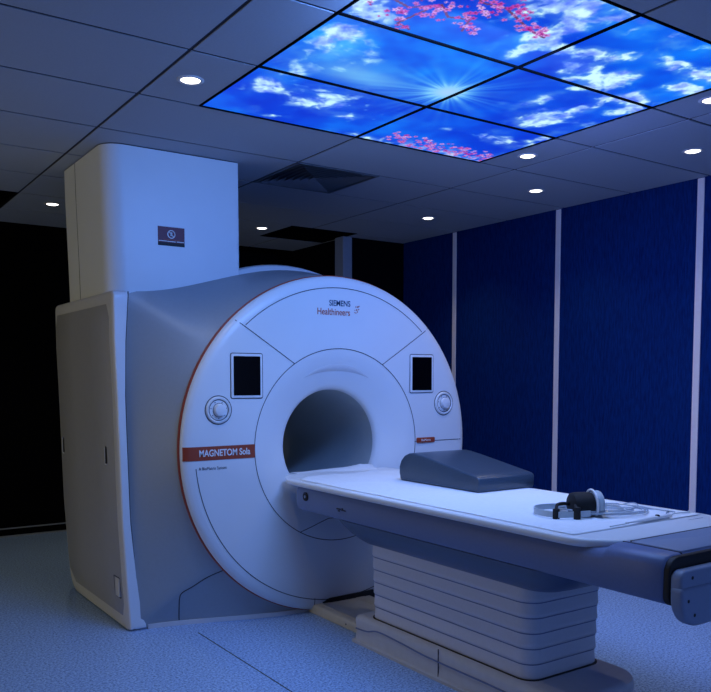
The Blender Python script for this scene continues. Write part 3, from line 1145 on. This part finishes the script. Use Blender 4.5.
# grey end shelf top, joint lines
obj('end_shelf', prism(rr(2.375, 2.985, 1.572, 1.772, .012, 4), 'Z', .812, .8335, .003, 2), 'bodylight', pt)
bm = new()
bx(bm, 2.367, 2.371, 1.566, 1.80, .812, .8305)
bx(bm, 2.38, 3.0, 1.768, 1.7745, .82, .8345)
obj('end_joint', bm, 'seam', bd, False)
obj('end_gasket', prism([(p[0], p[1]) for p in rr(2.272, 3.088, .668, .826, (.03, .03, .05, .05), 8)], 'Y', 1.542, 1.568, .006, 3), 'rubber', pt)
# hanging end unit with rounded lower corners
eu = obj('end_unit', prism(rr(2.274, 3.086, .70, .790, (.02, .02, .03, .03), 8), 'Y', 1.50, 1.544, .010, 3), 'bodylight', pt)
obj('end_handle', prism(rr(2.268, 3.092, .605, .738, (.095, .095, .016, .016), 12), 'Y', 1.492, 1.540, .012, 3), 'bodylight', eu)
for (x, z) in ((2.30, .695), (2.335, .645), (2.33, .765)):
    bm = new()
    yy = 1.4915 if z < .73 else 1.4992
    latheY(bm, [(0.0001, yy), (.006, yy), (.006, yy + .003)], x, z, 12)
    obj('screw', bm, 'rubber', eu, False)
# emergency button and socket on the side
bm = new()
rings = [[(xx, 3.785 + r_ * math.cos(2 * PI * i / 24), .755 + r_ * math.sin(2 * PI * i / 24)) for i in range(24)] for (xx, r_) in ((2.272, .024), (2.262, .024), (2.260, .019), (2.264, .016))]
loft(bm, rings)
obj('side_button', bm, 'rubber', bd)
bm = new()
rings = [[(xx, 3.785 + r_ * math.cos(2 * PI * i / 24), .755 + r_ * math.sin(2 * PI * i / 24)) for i in range(24)] for (xx, r_) in ((2.266, .008), (2.2595, .008))]
loft(bm, rings)
obj('button_center', bm, 'bodylight', bd)
bm = new()
bx(bm, 2.264, 2.27, 3.44, 3.475, .728, .734)
bx(bm, 2.264, 2.27, 3.395, 3.43, .726, .730)
bx(bm, 2.264, 2.27, 3.45, 3.463, .718, .724)
bx(bm, 2.264, 2.27, 3.42, 3.428, .732, .738)
obj('side_symbol', bm, 'seam', bd, False)
# ribbed pedestal skirt: five overlapping tiers, each slightly proud of the one below
bm = new()
tiers = 6
joints = []
zb, zt = .152, .545
for i in range(tiers):
    za = zb + (zt - zb) * i / tiers
    zc = zb + (zt - zb) * (i + 1) / tiers
    gr = 0.0025 * i

    def ring(z, d): return [(p[0], p[1], z) for p in rr(2.442 - d, 2.885 + d, 2.295 - d, 3.42 + d, .065 + d, 8)]
    if i:
        jb = new()
        loft(jb, [ring(za - .0045, gr + .0022), ring(za + .0005, gr + .0045)], cap=False)
        joints.append(jb)
    loft(bm, [ring(za, gr - .006), ring(za, gr + .002), ring(za + .004, gr + .005), ring(za + .02, gr + .004), ring(zc - .012, gr + .0015), ring(zc, gr + .001)])
bl = lab(obj('bellows_skirt', bm, 'bellows', pt, True, 50), 'pale ribbed bellows skirt')
for jb in joints:
    obj('fold_joint', jb, 'bodygrey', bl, False)
# plinth
bm = new()
def plr(d, z, x1=2.925): return [(p[0], p[1], z) for p in rr(2.402 + d, x1 - d, 2.06 + d, 3.515 - d, (.10, .16, .015, .015), 8)]
loft(bm, [plr(-.012, 0.0), plr(-.012, .014), plr(0, .018), plr(.006, .06), plr(.002, .12), plr(.008, .142), plr(.025, .15)])
pli = lab(obj('plinth', bm, 'plinthgrey', pt, True, 50), 'grey floor plinth')
bm = new()
bx(bm, 2.4015, 2.405, 2.825, 2.829, .016, .148)
obj('plinth_joint', bm, 'seam', pli, False)
bm = new()
L = smoothline([(2.4035, 3.50, .075), (2.4035, 3.40, .082), (2.4035, 3.30, .105), (2.4035, 3.12, .100), (2.4035, 2.9, .088), (2.4035, 2.4, .085), (2.4035, 2.2, .07)], 8)
tube(bm, L, .004, 6)
obj('plinth_crease', bm, 'bodygrey', pli)
bm = new()
ring = lambda d, z: [(p[0], p[1], z) for p in rr(2.432 - d, 2.895 + d, 2.282 - d, 3.433 + d, .07, 6)]
loft(bm, [ring(0, .149), ring(0, .153)])
obj('skirt_joint', bm, 'rubber', bl, False)
# track running under the scanner
bm = new()
prism(rr(2.487, 2.90, 0.0, .052, (.004, .004, .014, .014), 5), 'Y', 3.50, 4.13, bm=bm)
bx(bm, 2.535, 2.595, 3.52, 4.1, .051, .054)
bx(bm, 2.79, 2.85, 3.52, 4.1, .051, .054)
tk = lab(obj('floor_track', bm, 'plinth', pt), 'cream floor track leading under the scanner')
for y in (3.72,):
    bm = new()
    loft(bm, [[(xx, y + .005 * math.cos(2 * PI * i / 12), .025 + .005 * math.sin(2 * PI * i / 12)) for i in range(12)] for xx in (2.488, 2.4855)])
    obj('track_screw', bm, 'seam', tk, False)

# ------------------------------------------------------------------ things on the table
# crepe paper sheet
ZT = .835
nx, ny = 44, 130
bm = new()
rng = np.random.RandomState(3)
gx = np.linspace(0, 1, nx); gy = np.linspace(0, 1, ny)
GX, GY = np.meshgrid(gx, gy)
XX = 2.285 + .79 * GX + .012 * (fbm(GY * 9, GX * 0 + 2, 4) - .5) * (2 * GX - 1)
YY = 1.945 + 2.26 * GY
XX = 2.68 + (XX - 2.68) * (1 - .32 * np.clip((YY - 3.88) / .12, 0, 1))
creases = np.zeros_like(XX)
for _ in range(46):
    cx_, cy_ = 2.32 + .7 * rng.rand(), 2.0 + 2.2 * rng.rand()
    an_ = rng.rand() * PI
    u = (XX - cx_) * math.cos(an_) + (YY - cy_) * math.sin(an_)
    v = -(XX - cx_) * math.sin(an_) + (YY - cy_) * math.cos(an_)
    creases += (.0015 + .003 * rng.rand()) * np.exp(-(v / .010) ** 2) * np.exp(-(u / (.05 + .09 * rng.rand())) ** 2)
lift = .022 * np.exp(-((YY - 4.14) / .07) ** 2) * np.clip(GX * 1.4 - .2, 0, 1) * (0.6 + .8 * fbm(GX * 6, GY * 40, 7))
ZZ = ZT + .0012 + creases + .002 * fbm(XX * 14, YY * 14, 6) + lift
flat = np.clip(np.exp(-(((XX - 2.92) / .26) ** 4 + ((YY - 3.25) / .40) ** 4)) * 2, 0, 1)
ZZ = ZZ * (1 - flat) + (ZT + .0015) * flat
V = [[bm.verts.new((XX[j, i], YY[j, i], ZZ[j, i])) for i in range(nx)] for j in range(ny)]
for j in range(ny - 1):
    for i in range(nx - 1):
        bm.faces.new((V[j][i], V[j][i + 1], V[j + 1][i + 1], V[j + 1][i]))
ps = obj('paper_sheet', bm, 'paper', None, True, 180)
so = ps.modifiers.new('thick', 'SOLIDIFY'); so.thickness = .0006; so.offset = 1
tag(ps, 'thin wrinkled white paper sheet laid along the patient table', 'paper sheet')
ZP = ZT + .004

# wedge cushion
bm = new()
prof_w = [(2.925, 0), (2.918, .012), (2.916, .062), (2.924, .072), (2.94, .078)]
for i in range(1, 9):
    t_ = i / 9
    prof_w.append((2.94 + .42 * t_, .078 + .073 * t_))
prof_w += [(3.385, .153), (3.43, .157), (3.47, .154), (3.51, .138), (3.54, .110), (3.556, .075), (3.556, .04), (3.548, .01), (3.54, 0)]
prism([(y, z + ZT + .0035) for y, z in prof_w][::-1], 'X', 2.73, 3.12, .010, 3, bm)
wc = obj('wedge_cushion', bm, 'cushion', None, True, 40)
tag(wc, 'slate blue wedge-shaped foam cushion lying on the patient table', 'cushion')

# headphones
hp = thing('headphones', 'MRI headphones with one black foam pad and grey cup lying on the table', 'headphones', (2.66, 2.24, ZT))


def cup(center, axis, r, th, m, name, dome=.35):
    axis = Vector(axis).normalized()
    q = axis.to_track_quat('Z', 'Y').to_matrix().to_4x4()
    bm = new()
    pr = [(r * .5, -th * (.5 + dome * .6)), (r * .8, -th * (.5 + dome * .4)), (r * .95, -th * .42), (r, -th * .25), (r, th * .25), (r * .95, th * .42), (r * .75, th * .5), (r * .3, th * .5)]
    latheZ(bm, pr, 0, 0, 36)
    bmesh.ops.scale(bm, vec=(1.12, .9, 1), verts=bm.verts)
    bmesh.ops.transform(bm, matrix=Matrix.Translation(center) @ q, verts=bm.verts)
    return obj(name, bm, m, hp, True, 45)


ax = Vector((.84, -.48, .02))
c0 = Vector((2.648, 2.190, ZP + .047))
lab(cup(c0 - ax.normalized() * .024, -ax, .055, .090, 'foam', 'ear_pad', .5), 'black foam ear pad')
lab(cup(c0 + ax.normalized() * .040, ax, .060, .034, 'greyshell', 'ear_cup'), 'pale grey outer shell')
# rim between pad and shell
bm = new()
q = ax.normalized().to_track_quat('Z', 'Y').to_matrix().to_4x4()
tube(bm, [(.064 * 1.10 * math.cos(2 * PI * i / 40), .064 * .9 * math.sin(2 * PI * i / 40), 0) for i in range(40)], .0045, 8, True)
bmesh.ops.transform(bm, matrix=Matrix.Translation(c0 + ax.normalized() * .022) @ q, verts=bm.verts)
obj('ear_rim', bm, 'whiteprint', hp)
# head band lying round towards the left, with two black clips
band_pts = smoothline([(2.690, 2.270, ZP + .02), (2.64, 2.345, ZP + .018), (2.565, 2.375, ZP + .016), (2.500, 2.335, ZP + .016), (2.475, 2.26, ZP + .016), (2.49, 2.20, ZP + .016), (2.545, 2.155, ZP + .018), (2.60, 2.13, ZP + .02)], 10)
bm = new()
rings = []
for i, p in enumerate(band_pts):
    t_ = (band_pts[min(i + 1, len(band_pts) - 1)] - band_pts[max(0, i - 1)]).normalized()
    s = Vector((-t_.y, t_.x, 0)).normalized()
    rings.append([p + s * a + Vector((0, 0, b)) for a, b in ((-.003, -.012), (.003, -.012), (.003, .012), (-.003, .012))])
loft(bm, rings)
obj('headband', bm, 'greyshell', hp, True, 50)
for (x, y, z, h_) in ((2.487, 2.207, ZP + .014, .026), (2.545, 2.150, ZP + .018, .030)):
    bm = new()
    bx(bm, x - .012, x + .012, y - .010, y + .010, z - h_ * .75, z + h_, bev=.004, seg=2)
    lab(obj('clip', bm, 'foam', hp), 'black clip')
bm = new()
tube(bm, smoothline([(2.487, 2.207, ZP + .036), (2.52, 2.23, ZP + .05), (2.57, 2.235, ZP + .05), (2.61, 2.235, ZP + .04)], 8), .007, 8)
tube(bm, smoothline([(2.545, 2.155, ZP + .042), (2.57, 2.18, ZP + .050), (2.61, 2.20, ZP + .045)], 8), .006, 8)
lab(obj('yoke', bm, 'foam', hp), 'black yoke arm')

# coiled clear tubing
bm = new()
rn = random.Random(4)
pts = []
for i in range(6 * 40):
    a = 2 * PI * i / 40 + .4
    lp = i / 40
    rx = .150 + .030 * math.sin(lp * 2.3) + .012 * math.sin(a * 3 + lp)
    ry = .105 + .022 * math.cos(lp * 1.7)
    cx_ = 2.73 + .035 * math.sin(lp * 1.9)
    cy_ = 2.205 + .02 * math.cos(lp * 2.7)
    ca, sa = math.cos(-.5), math.sin(-.5)
    px_, py_ = rx * math.cos(a), ry * math.sin(a)
    pts.append((cx_ + ca * px_ - sa * py_, cy_ + sa * px_ + ca * py_, ZP + .003 + .0035 * lp + .004 * abs(math.sin(a * 1.5 + lp))))
pts += smoothline([pts[-1], (2.93, 2.13, ZP + .008), (2.96, 2.20, ZP + .012), (2.99, 2.12, ZP + .006), (3.0, 2.02, ZP + .004)], 8)[1:]
tube(bm, pts, .0032, 6)
tag(obj('air_tubing', bm, 'tube', None), 'thin clear plastic tubing coiled in loops around the headphones', 'tubing')
# loose thin cable with a connector rod
bm = new()
L = smoothline([(3.02, 2.33, ZT + .004), (2.98, 2.27, ZT + .012), (3.04, 2.25, ZT + .014), (2.99, 2.17, ZT + .006), (3.03, 2.08, ZT + .004), (2.955, 2.03, ZP + .004), (2.90, 1.99, ZT + .006)], 10)
tube(bm, L, .0025, 6)
tag(obj('thin_cable', bm, 'bodylight', None), 'thin crumpled grey cable near the end of the table', 'cable')
pr_ = thing('probe_handle', 'flat pale probe with long thin lead and a black button on the table end', 'probe', (2.7, 1.95, ZT))
A_, B_ = Vector((2.50, 1.955, ZP + .004)), Vector((2.885, 1.965, ZP + .006))
bm = new()
rings = []
for i in range(13):
    t_ = i / 12
    p = A_ + (B_ - A_) * (.25 + .75 * t_)
    wd = .003 + .008 * sm(t_ * 2.2)
    hh = .003 + .005 * sm(t_ * 2)
    rings.append([p + Vector((0, wd * math.cos(2 * PI * k_ / 12), hh * math.sin(2 * PI * k_ / 12) + .003)) for k_ in range(12)])
loft(bm, rings)
obj('grip', bm, 'whiteprint', pr_)
bm = new()
tube(bm, [A_ + (B_ - A_) * (i / 6 * .3) for i in range(7)] , .0022, 6)
obj('tip', bm, 'greyshell', pr_)
bm = new()
tube(bm, smoothline([B_, B_ + Vector((.08, .03, -.001)), B_ + Vector((.16, .02, -.003)), B_ + Vector((.2, .05, -.004))], 6), .0022, 6)
obj('lead', bm, 'greyshell', pr_)
bm = new()
latheZ(bm, [(.009, ZP + .008), (.009, ZP + .018), (.006, ZP + .020)], 2.80, 1.963, 16)
lab(obj('button', bm, 'foam', pr_), 'black button')
# position marks printed on the table top
bm = new()
for (x, y, l_) in ((2.985, 1.90, .07), (3.02, 1.94, .05)):
    bx(bm, x - l_, x + l_ * .4, y, y + .004, ZT - .001, ZT + .0004)
obj('position_mark', bm, 'bodylight', tt, False)
